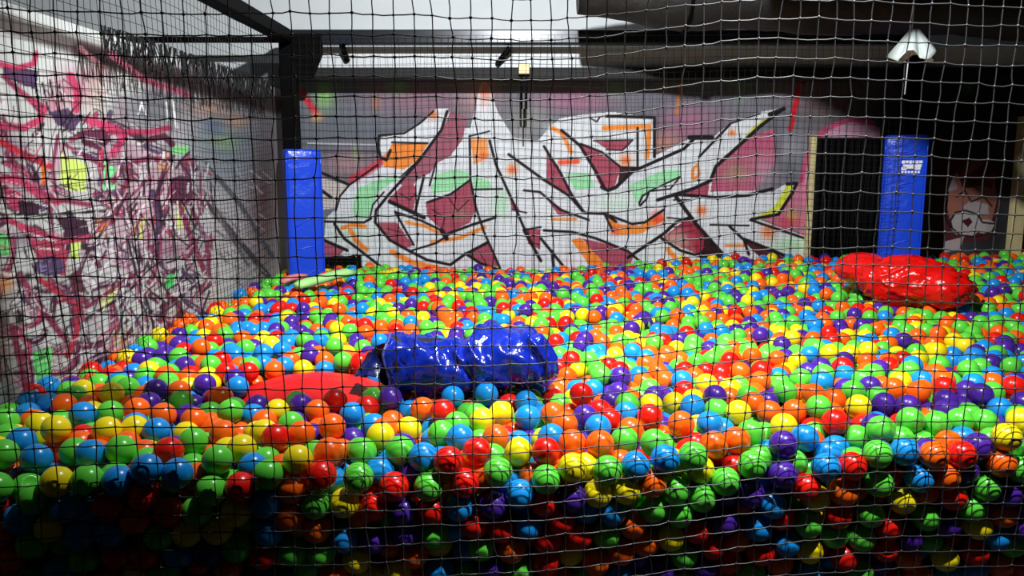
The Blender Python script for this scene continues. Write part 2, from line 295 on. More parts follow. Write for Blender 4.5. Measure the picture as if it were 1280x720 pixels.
def paint_left(U, V, P):
    # coordinates out of the picture continue with the same strokes, mirrored
    U = np.where(P[:, 1] < 2.6, 40 + (2.6-P[:, 1])*150, U); U = np.clip(U, -60, 420)
    p = Painter(U, V, (192, 196, 194)); s, po, bl = p.stroke, p.poly, p.blob
    PK = (190, 62, 98); BG = (136, 54, 82); DP = (84, 62, 96); DK = (62, 34, 54); G = (112, 214, 122); L = (202, 226, 112)
    rnd = random.Random(11)
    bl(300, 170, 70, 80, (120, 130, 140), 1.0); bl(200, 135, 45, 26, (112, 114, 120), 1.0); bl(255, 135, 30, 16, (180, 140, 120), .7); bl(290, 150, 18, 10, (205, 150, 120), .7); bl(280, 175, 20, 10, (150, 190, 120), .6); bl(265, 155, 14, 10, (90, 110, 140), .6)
    bl(180, 260, 55, 70, (165, 110, 130), .7); bl(280, 290, 40, 60, (176, 166, 172), .7); bl(120, 120, 12, 40, (200, 180, 160), .6); bl(330, 240, 22, 120, (92, 66, 64), .9)  # last, tall brown blob paints in the padded post's shadow
    for k in range(46):
        bl(rnd.uniform(-20, 260), rnd.uniform(80, 470), rnd.uniform(10, 34), rnd.uniform(8, 26), rnd.choice([(170, 120, 140), (206, 208, 206), (176, 92, 118), (150, 150, 156), (214, 190, 196), (120, 92, 116)]), .6)
    def swoop(u, v, an, Ls, w, c):
        cu = rnd.gauss(0, .35); q = []
        for i in range(6):
            q.append((u, v)); u += math.cos(an)*Ls/5; v += math.sin(an)*Ls/5; an += cu/2
        s(q, w+2.2, rnd.choice([DK, BLK, (96, 40, 62)]), 1.5, .8); s(q, w, c, 1.5)
        s([(a_-w*.2, b_-w*.22) for a_, b_ in q[1:5]], max(.9, w*.22), (224, 206, 214), 1.0, .8)
    for k in range(120):
        u, v = rnd.uniform(-30, 245), rnd.uniform(120, 470)
        if v < 60+u*.5 or v > 520-u*.5: continue
        swoop(u, v, rnd.choice([.4, .9, 1.6, 2.2])+rnd.gauss(0, .3), rnd.uniform(16, 52), rnd.uniform(2.5, 8), rnd.choice([BG, BG, PK, (150, 70, 98), DP, DP, (206, 206, 208), (206, 206, 208), (104, 50, 76), (176, 124, 146), DK]))
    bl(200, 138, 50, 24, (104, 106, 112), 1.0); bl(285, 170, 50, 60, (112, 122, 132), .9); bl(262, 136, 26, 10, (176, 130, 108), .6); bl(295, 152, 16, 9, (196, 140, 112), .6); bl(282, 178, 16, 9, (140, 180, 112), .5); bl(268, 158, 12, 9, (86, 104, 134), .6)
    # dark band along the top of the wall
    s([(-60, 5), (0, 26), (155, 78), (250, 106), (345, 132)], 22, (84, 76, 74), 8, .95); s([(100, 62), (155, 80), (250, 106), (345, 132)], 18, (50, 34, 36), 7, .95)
    # broad shapes
    for q, c in [([(3, 80), (48, 88), (45, 112), (25, 105), (5, 95)], DP), ([(62, 140), (85, 135), (100, 150), (92, 165), (70, 155)], DP), ([(95, 165), (130, 160), (140, 175), (125, 188), (105, 182)], (96, 42, 68)),
                 ([(50, 205), (58, 208), (57, 232), (52, 230)], (232, 110, 40)), ([(77, 192), (108, 205), (108, 240), (85, 238), (75, 225)], L), ([(130, 200), (150, 215), (142, 238), (128, 242)], (126, 222, 148)), ([(8, 235), (25, 240), (30, 262), (12, 262)], PK),
                 ([(22, 250), (50, 255), (48, 270), (25, 270)], DK), ([(68, 270), (108, 275), (112, 292), (85, 296)], DK), ([(120, 274), (136, 276), (132, 297), (121, 293)], (222, 116, 66)), ([(38, 300), (70, 300), (85, 315), (82, 346), (50, 336)], (168, 60, 86)),
                 ([(0, 290), (12, 295), (13, 320), (-10, 318)], G), ([(88, 300), (101, 300), (99, 325), (89, 325)], L), ([(85, 345), (100, 335), (106, 366), (92, 366)], (90, 44, 60)), ([(40, 440), (66, 434), (64, 472), (45, 476)], (104, 214, 112)), ([(-10, 385), (12, 390), (12, 410), (-10, 405)], (120, 116, 120)),
                 ([(125, 368), (150, 352), (152, 362), (126, 392)], (206, 220, 130)), ([(208, 345), (224, 340), (216, 362), (204, 358)], (80, 200, 110)), ([(218, 250), (232, 255), (230, 285), (220, 288)], (206, 216, 110)), ([(165, 285), (182, 270), (178, 300), (168, 300)], (206, 206, 130)), ([(196, 195), (212, 190), (214, 215), (198, 215)], (196, 150, 120)), ([(215, 182), (236, 182), (234, 194), (214, 194)], (130, 200, 130)),
                 ([(215, 222), (244, 218), (240, 258), (214, 254)], (100, 44, 70)), ([(222, 200), (244, 196), (250, 212), (232, 220)], (130, 60, 86)), ([(-20, 100), (0, 96), (10, 140), (-20, 150)], (206, 210, 204))]: po(q, c)
    for a, w, c in [([(0, 80), (20, 85), (42, 80), (45, 67)], 7, PK), ([(5, 95), (20, 110), (40, 126), (52, 142)], 7, BG), ([(-10, 155), (30, 160), (50, 150), (55, 136), (40, 126)], 9, PK), ([(88, 95), (97, 115), (95, 137)], 10, PK), ([(110, 150), (140, 160), (155, 170), (142, 192)], 10, (192, 62, 102)),
                    ([(80, 180), (105, 195), (130, 208)], 4.5, BG), ([(-10, 172), (25, 190), (45, 200), (62, 208)], 8, (188, 44, 64)), ([(72, 170), (66, 210), (70, 242)], 4, BG), ([(-10, 224), (25, 225), (45, 240), (72, 252)], 10, PK), ([(50, 240), (75, 250), (112, 256)], 6, BG), ([(10, 275), (45, 290), (80, 302), (112, 296)], 7, PK),
                    ([(25, 345), (45, 375), (70, 410), (82, 424)], 8, BG), ([(50, 350), (85, 375), (97, 382), (97, 412), (85, 445)], 7, (172, 48, 68)), ([(15, 410), (25, 450), (32, 485)], 8, BG), ([(165, 470), (195, 440), (212, 415), (226, 394)], 12, (92, 42, 46)), ([(168, 462), (190, 426), (205, 405)], 5, (206, 200, 206)), ([(100, 390), (125, 372), (165, 345), (175, 340)], 5, BG), ([(105, 400), (150, 372), (170, 355)], 3, BLK),
                    ([(108, 420), (112, 430), (135, 425), (160, 400)], 3, DK), ([(140, 225), (160, 205), (185, 198), (210, 200)], 7, BG), ([(165, 215), (150, 245), (140, 280)], 7, BG), ([(190, 240), (200, 275), (195, 310)], 8, DP), ([(205, 215), (196, 245), (204, 280)], 6, DK), ([(225, 258), (240, 300), (256, 340)], 7, BG), ([(240, 262), (258, 300), (262, 345)], 5, (120, 60, 90)), ([(120, 250), (130, 240), (150, 240)], 5, DP),
                    ([(70, 378), (100, 372), (105, 400)], 4, BG), ([(160, 300), (170, 340), (185, 380), (195, 420)], 3, BLK), ([(175, 320), (215, 372), (235, 400)], 2.5, BLK), ([(215, 340), (240, 330), (225, 350)], 2.5, DK), ([(245, 240), (290, 290), (335, 345)], 7, (70, 66, 70)), ([(258, 205), (300, 255), (340, 320)], 6, (84, 84, 90)), ([(268, 260), (310, 330)], 5, (96, 92, 96)),  # the three grey diagonals paint in blurred net shadows
                    ([(135, 65), (180, 100), (235, 118)], 8, (176, 90, 116)), ([(140, 165), (190, 165), (210, 160)], 7, (170, 50, 84)), ([(185, 175), (205, 170), (215, 180)], 8, (90, 40, 60)), ([(100, 60), (130, 85)], 6, (180, 120, 130))]:
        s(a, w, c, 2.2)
    for a, w in [([(105, 172), (128, 176)], 3), ([(28, 200), (48, 208)], 2), ([(20, 245), (60, 258)], 2), ([(60, 232), (70, 246)], 2), ([(46, 310), (74, 312)], 2), ([(30, 290), (70, 302)], 2), ([(173, 143), (177, 128), (182, 143)], 2.2), ([(215, 122), (218, 142), (221, 160)], 3), ([(208, 128), (210, 150)], 2)]: s(a, w, (224, 222, 224), 1.2)
    p.disc(62, 333, 19, 12, (82, 66, 104))
    for a in [[(50, 327), (63, 326)], [(50, 333), (60, 333)], [(52, 339), (66, 338)], [(50, 327), (51, 339)]]: s(a, 1.6, (136, 126, 166))
    for a in [[(53, 104), (57, 121)], [(62, 100), (66, 119)], [(74, 106), (77, 126)], [(45, 112), (49, 130)], [(58, 128), (62, 142)], [(70, 128), (74, 140)], [(82, 345), (100, 352)], [(22, 388), (28, 400), (20, 404)], [(-10, 268), (60, 268), (132, 264)], [(40, 330), (44, 340)], [(30, 310), (34, 322)]]: s(a, 2.4, BLK)
    po([(96, 474), (112, 446), (135, 438), (158, 448), (162, 470), (150, 482), (105, 486)], (48, 26, 46)); s([(112, 450), (135, 442), (158, 450)], 3, (170, 150, 160)); bl(5, 355, 12, 10, (240, 160, 100), .9); bl(150, 425, 10, 12, (206, 150, 80), .8); bl(35, 345, 5, 4, BLK); bl(24, 398, 4, 8, BLK)
    # scratchy dry strokes
    for k in range(330):
        u, v = rnd.uniform(120, 265), rnd.uniform(190, 450)
        if v > 480-(u-90)*.48: continue
        an = rnd.gauss(1.75, .45); Ls = rnd.uniform(10, 38)
        q = [(u, v), (u+math.cos(an)*Ls*.5+rnd.uniform(-2, 2), v+math.sin(an)*Ls*.5), (u+math.cos(an)*Ls, v+math.sin(an)*Ls)]
        s(q, rnd.uniform(.8, 3.4), rnd.choice([BG, DK, DP, BG, (212, 206, 212), (226, 222, 226), (176, 110, 140), (60, 50, 60), (190, 196, 200)]), 1.0, .9)
    for k in range(150):
        u, v = rnd.uniform(-20, 250), rnd.uniform(80, 470); an = rnd.choice([.3, 1.0, 1.7, 2.3])+rnd.gauss(0, .3); Ls = rnd.uniform(12, 40); cu = rnd.gauss(0, .25); q = []
        if v < 70+u*.5: continue
        for i in range(6):
            q.append((u, v)); u += math.cos(an)*Ls/5; v += math.sin(an)*Ls/5; an += cu
        s(q, rnd.uniform(.9, 2.2), rnd.choice([BLK, BLK, DK, (60, 30, 50), (226, 224, 228)]), .9, .9)
    for k in range(110):
        u, v = rnd.uniform(-20, 130), rnd.uniform(90, 480)
        an = rnd.gauss(.8, .7); Ls = rnd.uniform(10, 30)
        s([(u, v), (u+math.cos(an)*Ls, v+math.sin(an)*Ls)], rnd.uniform(.8, 2.2), rnd.choice([BG, DK, PK, (226, 222, 226), BLK]), 1.0, .8)
    for k in range(90):
        u, v = rnd.uniform(240, 330), rnd.uniform(200, 350)
        s([(u, v), (u+rnd.uniform(5, 16), v+rnd.uniform(4, 16))], rnd.uniform(.8, 2.4), rnd.choice([(196, 198, 202), (120, 116, 120), (206, 190, 200), (90, 86, 92)]), 1.5, .6)
    return p.C

o = struct(painted_grid('wall_back', (-2.0, YB, 0.7), (6.6, 0, 0), (0, 0, 1.8), 1320, 330, paint_back, paint_material('sprayed_board')))
upb = mat('white_board', (196, 201, 203), .8, vary=.08, bump=(14, .15, .01))
setparent(box('upper_board', (-4.6, YB-.001, 2.5), (4.6, YB+.09, 3.9), upb), o)
setparent(box('outer_board', (-4.6, YB-.001, 0), (-2.0, YB+.09, 2.5), upb), o)
setparent(box('backing', (-2.0, YB+.003, 0), (4.6, YB+.09, 2.5), mat('grey_board', (100, 104, 112), .8)), o)
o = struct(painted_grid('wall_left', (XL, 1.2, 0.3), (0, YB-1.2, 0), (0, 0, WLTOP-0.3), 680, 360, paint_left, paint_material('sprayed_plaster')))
grey = mat('pale_plaster', (196, 200, 202), .85, vary=.12, bump=(14, .2, .01))
dark = mat('dark_plaster', (44, 44, 48), .85, vary=.2)
conc = mat('rubber_floor', (26, 26, 28), .85, vary=.25, bump=(20, .3, .01))
struct(box('wall_left_core', (XL-.14, 1.2, 0), (XL-.004, YB-.005, WLTOP-.002), grey)).name = 'trim_1'
struct(box('wall_side', (-4.75, -1.5, 0), (-4.6, YB+.1, 3.9), grey))
bpy.data.objects['wall_side'].name = 'wall_far_left'
struct(box('wall_right', (4.6, -1.5, 0), (4.75, YB+.1, 3.9), dark))
struct(box('floor', (-4.75, -1.5, -.1), (4.75, YB+.1, 0), conc))
struct(box('ceiling', (-4.75, -1.5, 3.9), (4.75, YB+.1, 4.0), mat('ceiling_board', (120, 122, 126), .9, vary=.15)))

# ledge along the back wall with its underside shadow built as a black strip
led = mat('ledge_paint', (206, 210, 214), .55, vary=.08, bump=(30, .2, .01))
blk = mat('black_steel', (7, 7, 8), .6, spec=.04, vary=.3, vscale=20)
a = on_y(392, 58, 6.08); b = on_y(960, 85, 6.08)
struct(box('trim_2', (a.x, 6.08, b.z), (4.55, YB-.004, a.z), led, None, .008))
z2 = on_y(640, 98, 6.05).z
struct(box('ledge_shadow_strip', (a.x-.25, 6.03, z2), (4.55, YB-.004, b.z-.002), mat('ledge_shadow', (8, 7, 7), .7, vary=.3)))

# doorway and timber posts on the back wall
bei = mat('raw_timber', (206, 190, 140), .7, vary=.25, vscale=14, bump=(40, .3, .01))
door = bpy.data.objects.new('door_1', None); COL.objects.link(door); struct(door)
d0 = on_y(1021, 172, 6.26); d1 = on_y(1106, 172, 6.26); door.location = (d0.x, 6.26, .84)
jam = setparent(box('jamb', (d0.x-.04, 6.255, .7), (d0.x, YB-.004, d0.z+.02), bei), door)
setparent(box('dark_recess_panel', (d0.x, 6.262, .7), (d1.x+.1, YB-.004, d0.z), mat('black_void', (5, 5, 6), .9)), door)  # black panel stands for the unlit depth of the doorway
nsl = 13; wsl = (d1.x+.1-d0.x)/nsl
strip = mat('black_rubber', (5, 5, 6), .8, spec=.1)
for k in range(nsl):
    x0 = d0.x+k*wsl
    tube_pts = [(x0+wsl*.5, 6.245+.006*math.sin(k*2.1), .7), (x0+wsl*.5+.004*math.sin(k), 6.24, 1.3), (x0+wsl*.5, 6.245, d0.z-.01)]
    setparent(tube('strip', tube_pts, wsl*.42, strip, None, 6), door)
r0 = on_y(1274, 240, 6.24)
struct(box('trim_4', (r0.x-.035, 6.23, .6), (r0.x+.06, YB-.004, 2.0), bei, None, .006))

# platform carrying the balls
def NETY(x): return 2.1 + 0.09*x
RB = 0.042
def H(x, y):     # height of the ball surface
    t = min(1, max(0, (y-4.2)/1.8)); s = min(1, max(0, (x-.2)/2.2))
    return .845 + .10*t*s + .02*math.sin(x*2.3+1)*math.sin(y*1.7)
vs = []; fs = []
nx, ny = 14, 12
for j in range(ny):
    for i in range(nx):
        x = XL+.0+ (4.55-XL)*i/(nx-1); y = (NETY(x)+.20) + (YB-.01-NETY(x)-.20)*j/(ny-1)
        vs.append((x, y, H(x, y)-.235))
for j in range(ny-1):
    for i in range(nx-1): fs.append((j*nx+i, j*nx+i+1, (j+1)*nx+i+1, (j+1)*nx+i))
n0 = len(vs)
for i in range(nx): vs.append((vs[i][0], vs[i][1], 0.0))
for i in range(nx-1): fs.append((i, n0+i, n0+i+1, i+1))
struct(mesh_obj('trim_5', vs, fs, mat('pit_base', (22, 22, 26), .9)))
vs = [(XL, NETY(XL)+.03, .02), (2.4, NETY(2.4)+.03, .02), (2.4, NETY(2.4)+.03, .20), (XL, NETY(XL)+.03, .20), (XL, NETY(XL)+.2, .20), (2.4, NETY(2.4)+.2, .20), (2.4, NETY(2.4)+.2, .02), (XL, NETY(XL)+.2, .02)]
struct(mesh_obj('trim_6', vs, [(0, 1, 2, 3), (3, 2, 5, 4), (0, 3, 4, 7), (1, 6, 5, 2)], mat('kick_board', (24, 22, 22), .8)))

# ------------------------------------------------------------------ steel cage and nets
PX, PY = on_y(366, 200, 5.95).x, 5.95
QX = on_y(1133, 200, 6.0).x
ztop = on_y(640, 47, 5.95).z
cage = empty('cage_frame', (PX, PY, .6), 'black square steel cage frame with top rails standing over the ball pit', 'frame')
def cg(o): return setparent(o, cage)
cg(box('post', (PX-.055, PY-.055, .6), (PX+.055, PY+.055, ztop), blk, None, .008))
cg(box('post', (QX-.055, PY-.0, .6), (QX+.055, PY+.11, ztop), blk, None, .008))
cg(box('top_rail', (PX-.05, PY-.05, ztop-.05), (QX+.05, PY+.05, ztop+.05), mat('blue_black_steel', (34, 38, 46), .25, spec=.7, metal=.3, vary=.3, vscale=9), None, .01))
cg(box('side_rail', (PX-.05, 2.0, ztop-.045), (PX+.05, PY, ztop+.045), blk, None, .01))
cg(box('added_cross_rail', (PX-.05, 2.51, ztop-.025), (4.5, 2.56, ztop+.025), blk, None, .01))  # unseen rail, added to cast the dark stripe across the balls
cg(box('outer_rail', (-2.85, PY-.02, ztop-.035), (PX-.05, PY+.02, ztop+.005), blk, None, .005))
gz = ztop-.04
bm = bmesh.new()
pv = [(PX+.04, PY-.06, gz+.06), (PX+.26, PY-.06, gz+.06), (PX+.26, PY-.06, gz-.08), (PX+.19, PY-.06, gz-.24), (PX+.04, PY-.06, gz-.24)]
f1 = [bm.verts.new(v) for v in pv]; f2 = [bm.verts.new((v[0], v[1]+.02, v[2])) for v in pv]
bm.faces.new(f1); bm.faces.new(list(reversed(f2)))
for i in range(5): bm.faces.new((f1[i], f1[(i+1) % 5], f2[(i+1) % 5], f2[i]))
cg(bm_obj('gusset', bm, blk))
for (u1, v1, u2, v2) in [(434, 76, 426, 52), (622, 80, 637, 60)]:
    p1 = on_y(u1, v1, 6.06); p2 = on_y(u2, v2, 5.98)
    cg(tube('strut', [p1, p2], .022, blk))

# strap hook hanging under the ledge
hk = empty('strap_hook', on_y(655, 98, 6.0), 'thin black metal loop hook hanging from the ledge above the graffiti', 'hook')
p = [on_y(u, v, 6.0) for (u, v) in [(652, 84), (652, 136), (658, 136), (658, 96), (658, 84)]]
setparent(tube('loop', p, .009, blk, None, 6), hk)
setparent(tube('tail', [on_y(655, 136, 6.0), on_y(655, 160, 6.0)], .006, blk, None, 5), hk)
q0 = on_y(648, 93, 6.0); q1 = on_y(662, 80, 6.0)
setparent(box('clip', (q0.x, 5.985, q0.z), (q1.x, 6.02, q1.z), mat('brass_clip', (150, 130, 90), .4, metal=.6), None, .004), hk)

cordm = mat('net_cord', (42, 42, 44), .42, spec=.8)
fcord = mat('thin_net_cord', (14, 14, 15), .6, spec=.3)
R = random.Random(5)
MESH = .05
net = empty('safety_net', (0, NETY(0), .3), 'black knotted safety net stretched across the whole front of the ball pit', 'net')
us = [-1.95+MESH*i for i in range(86)]        # -1.95 .. 2.3
zs = [.36+MESH*j for j in range(38)]          # .36 .. 2.21
def sm(t): t = min(1, max(0, t)); return t*t*(3-2*t)
KN = {}
for i, u in enumerate(us):
    for j, z in enumerate(zs):
        dz = .058*sm(u/.75) - .012*sm((u-.9)/.8) + .004*math.sin(u*6+z*2)
        dx = .006*math.sin(z*5+u*3) + .004*math.sin(z*11+i*.9)
        dy = -.012*math.sin(u*2.1+.5)*math.sin(z*1.8)
        KN[i, j] = Vector((u+dx+R.gauss(0, .0018), NETY(u)+dy, z+dz+R.gauss(0, .0018)))
def wavy(pts, amp):
    out = []
    for a_, b_ in zip(pts[:-1], pts[1:]):
        out.append(a_); m_ = (a_+b_)/2; out.append(m_+Vector((R.gauss(0, amp), R.gauss(0, amp*.5), R.gauss(0, amp)-.0012)))
    out.append(pts[-1]); return out
for i in range(len(us)):
    v, f = tube_geo(wavy([KN[i, j] for j in range(len(zs))], .0008), .0016, 5)
    setparent(mesh_obj('cord', v, f, cordm, None, True), net)
for j in range(len(zs)):
    v, f = tube_geo(wavy([KN[i, j] for i in range(len(us))], .0008), .0018, 5)
    setparent(mesh_obj('cord', v, f, cordm, None, True), net)
bm = bmesh.new(); bmesh.ops.create_icosphere(bm, subdivisions=1, radius=1.0)
ico1 = np.array([v.co[:] for v in bm.verts]); ico1f = np.array([[v.index for v in f.verts] for f in bm.faces]); bm.free()
kv = []; kf = []
for k, P in enumerate(KN.values()):
    sc = np.array([.0042, .0038, .0046])*R.uniform(.8, 1.2)
    kv.append(ico1*sc+np.array(P)); kf.append(ico1f+len(ico1)*k)
ko = setparent(mesh_obj('knots', np.concatenate(kv), np.concatenate(kf), cordm, None, True), net); ko['kind'] = 'stuff'
zr = 2.25
setparent(tube('top_rail', [(-2.0, NETY(-2.0), zr), (0, NETY(0), zr+.03), (2.4, NETY(2.4), zr+.06)], .028, blk, None, 10), net)

def far_net(name, label, o3, ax, L, z0, z1, r, gather=None):
    n = empty(name, o3, label, 'net'); vv = []; ff = []
    o3 = Vector(o3); ax = Vector(ax)
    rr = random.Random(len(label))
    nv = int(L/MESH); nh = int((z1-z0)/MESH); side = ax.cross(Vector((0, 0, 1)))
    def pt(i, j):
        w = .012*math.sin(i*.21+j*.13)
        return Vector((o3.x, o3.y, 0))+ax*(i*MESH+.004*math.sin(j*.7+i*.4))+side*w+Vector((0, 0, z1-j*MESH-.02*math.sin(i*.17)*math.sin(math.pi*min(1, j/nh))))
    for i in range(nv+1):
        v, f = tube_geo([pt(i, j) for j in range(0, nh+1, 2)], r, 3, False, len(vv)); vv += v; ff += f
    for j in range(nh+1):
        v, f = tube_geo([pt(i, j) for i in range(0, nv+1, 2)], r, 3, False, len(vv)); vv += v; ff += f
    c = setparent(mesh_obj('cords', vv, ff, fcord, None, True), n); c['kind'] = 'stuff'
    if gather:
        vv = []; ff = []; zlo, zhi, st = gather
        for i in range(int(1.0/st), int(L/st)):
            base = Vector((o3.x, o3.y, 0))+ax*(i*st)
            v, f = tube_geo([base+side*rr.uniform(-.02, .02)+Vector((0, 0, zhi)), base+side*rr.uniform(-.03, .03)+ax*rr.uniform(-.01, .01)+Vector((0, 0, zlo+rr.uniform(-.02, .03)))], rr.uniform(.0025, .005), 3, False, len(vv)); vv += v; ff += f
        c = setparent(mesh_obj('gathered_hem', vv, ff, fcord, None, True), n); c['kind'] = 'stuff'
    return n
far_net('rear_net', 'fine black net hung in front of the large back wall graffiti', (PX+.06, 5.84, .8), (1, 0, 0), QX-PX-.1, .82, ztop, .0014)
far_net('side_net', 'black net with gathered hem hung along the pink graffiti wall', (PX-.02, 2.3, .8), (0, 1, 0), 3.28, .82, ztop, .0015, (2.07, 2.19, .010))

# ------------------------------------------------------------------ padded posts
vblue = mat('blue_vinyl', (22, 70, 214), .28, spec=.5, bump=(16, .35, .02))
vblue2 = mat('blue_vinyl_dark', (14, 40, 150), .3, spec=.5)
white = mat('white_print', (232, 234, 240), .6)
def pad(u0, u1, vtop, Y, rz, label, logo=False):
    c0 = on_y(u0, 250, Y); c1 = on_y(u1, 250, Y); w = (c1.x-c0.x); zt = on_y(u0, vtop, Y).z
    cx = (c0.x+c1.x)/2; zb = .72
    t = empty('post_pad', (cx, Y+w*.45, zb), label, 'pad')
    hw = w/2/(abs(math.cos(rz))+abs(math.sin(rz))*.8)
    bm = bmesh.new(); bmesh.ops.create_cube(bm, size=1)
    for v in bm.verts: v.co = Vector((v.co.x*2*hw, v.co.y*2*hw*.8, (v.co.z+.5)*(zt-zb)))
    bmesh.ops.bevel(bm, geom=list(bm.edges), offset=.022, segments=3, profile=.5, affect='EDGES')
    bmesh.ops.subdivide_edges(bm, edges=[e for e in bm.edges if abs(e.verts[0].co.z-e.verts[1].co.z) > .3], cuts=16)
    for v in bm.verts:
        n = noise.noise(Vector((v.co.x*6, v.co.y*6, v.co.z*9)))*.008
        v.co.x *= 1+n/hw; v.co.y *= 1+n/hw
    o = bm_obj('cover', bm, vblue, t, True)
    for sx in (-1, 1):
        s_ = mesh_obj('piping', *tube_geo([(sx*hw*.97, -hw*.8*.97, .03+k*(zt-zb-.06)/12) for k in range(13)], .006, 6), vblue, t, True)
    mesh_obj('piping', *tube_geo([(hw*.96*a_, -hw*.8*.96, zt-zb-.012) for a_ in (-1, 0, 1)], .006, 6), vblue, t, True)
    # crease ridges pulled across the sleeve
    rr = random.Random(int(u0))
    for k in range(5):
        zc = (zt-zb)*(.12+.19*k); xs = [-hw*.6+hw*1.2*i/6 for i in range(7)]; sl = rr.uniform(.01, .07)
        mesh_obj('crease', *tube_geo([(x, -hw*.8-.0005, zc+sl*(x/hw)+.006*math.sin(x*40+k)) for x in xs], [.001, .004, .005, .005, .005, .004, .001], 6), vblue, t, True)
    if logo:
        lg = bmesh.new(); y = -hw*.8-.0035
        def rect(x0, z0, x1, z1):
            bmesh.ops.create_cube(lg, size=1, matrix=Matrix.Translation(((x0+x1)/2, y, (z0+z1)/2)) @ Matrix.Diagonal((x1-x0, .003, z1-z0, 1)))
        zc = zt-zb-.235; x0 = -hw*.18
        for i, (xa, xb) in enumerate([(0, .022), (.026, .044), (.048, .066), (.07, .09), (.094, .108), (.112, .135)]):
            rect(x0+xa, zc+.03+.003*(i % 2), x0+xb, zc+.052)
        rect(x0+.01, zc-.006, x0+.105, zc+.024); rect(x0, zc-.016, x0+.035, zc+.008); rect(x0+.08, zc-.014, x0+.125, zc+.006); rect(x0+.105, zc+.006, x0+.13, zc+.026)
        for i in range(6): rect(x0+.002+i*.021, zc-.038, x0+.017+i*.021, zc-.022)
        bm_obj('printed_logo', lg, white, t)
    t.rotation_euler.z = rz
    return t
pad(345, 399, 186, 5.72, math.radians(24), 'blue vinyl padded post beside the pink graffiti wall')
pad(1110, 1170, 168, 5.78, math.radians(-22), 'blue vinyl padded post with white printed logo beside the black doorway', True)

# ------------------------------------------------------------------ vinyl bags lying on the balls
def lobes(name, lob, mt, label, cat, wr=1.0, seed=0, nu=120, nv=64):
    # star-shaped union of ellipsoids (centre offset, radii, z-rotation, exponent), wrinkled
    O = Vector(lob[0][0]); vs = []; fs = []
    L = []
    for c, r, rz in lob:
        L.append((np.array(c)-np.array(O), np.array(r), rz))
    th = np.linspace(0, 2*np.pi, nu, endpoint=False); ph = np.linspace(-np.pi/2, np.pi/2, nv)
    T, Pp = np.meshgrid(th, ph); T = T.ravel(); Pp = Pp.ravel()
    # superellipse direction
    D = np.stack([np.cos(Pp)*np.cos(T), np.cos(Pp)*np.sin(T), np.sin(Pp)], 1)
    D = D*np.array(L[0][1]); D /= np.linalg.norm(D, axis=1)[:, None]
    rad = np.zeros(len(D))
    for c, r, rz in L:
        cs, sn = math.cos(-rz), math.sin(-rz); Rm = np.array([[cs, -sn, 0], [sn, cs, 0], [0, 0, 1]])
        d = (D@Rm.T)/r; o_ = (Rm@(-c))/r
        A = (d*d).sum(1); B = d@o_; Cc = (o_*o_).sum()-1
        disc = B*B-A*Cc
        t = np.where(disc > 0, (-B+np.sqrt(np.maximum(disc, 0)))/A, 0)
        rad = np.maximum(rad, t)
    P = D*rad[:, None]
    for k in range(len(P)):
        q = Vector(P[k])+Vector((seed, seed*.7, 0))
        n1 = noise.noise(q*5); w_ = noise.noise(Vector((q.x*4, q.y*4, q.z*4+9)))
        rid = 1-abs(noise.noise(Vector((q.x*9+w_*2.0, q.y*16+w_, q.z*14))))
        rid2 = 1-abs(noise.noise(Vector((q.x*24+w_*3, q.y*30, q.z*30))))
        P[k] *= 1+wr*(n1*.10+(rid**4-.4)*.10+(rid2**3-.4)*.035)
    for j in range(nv-1):
        for i in range(nu):
            i2 = (i+1) % nu; fs.append((j*nu+i, j*nu+i2, (j+1)*nu+i2, (j+1)*nu+i))
    o = mesh_obj(name, P, fs, mt, None, True); o.location = O
    return tag(o, label, cat)
vred = mat('red_vinyl', (222, 16, 12), .22, spec=.5, bump=(22, .5, .02))
c = on_y(1135, 352, 4.6); c2 = on_y(1182, 362, 4.42); c3 = on_y(1082, 337, 4.8)
big_red = lobes('vinyl_bag', [(c, (.27, .20, .15), -.6), (c2, (.15, .16, .11), -.5), (c3, (.14, .15, .10), .15)], vred, 'large crumpled red vinyl bag resting on the balls near the doorway', 'bag', 1.0, 2)
c = on_y(392, 500, 2.98)
red_mat = lobes('vinyl_mat', [((c.x, c.y, c.z), (.30, .26, .085), -.12), ((c.x+.2, c.y+.02, c.z-.005), (.14, .16, .055), 0)], mat('red_vinyl_smooth', (206, 16, 12), .42, spec=.4, bump=(9, .25, .02)), 'smooth domed red vinyl mat half sunk among balls in front of the blue sleeve', 'mat', .25, 7)

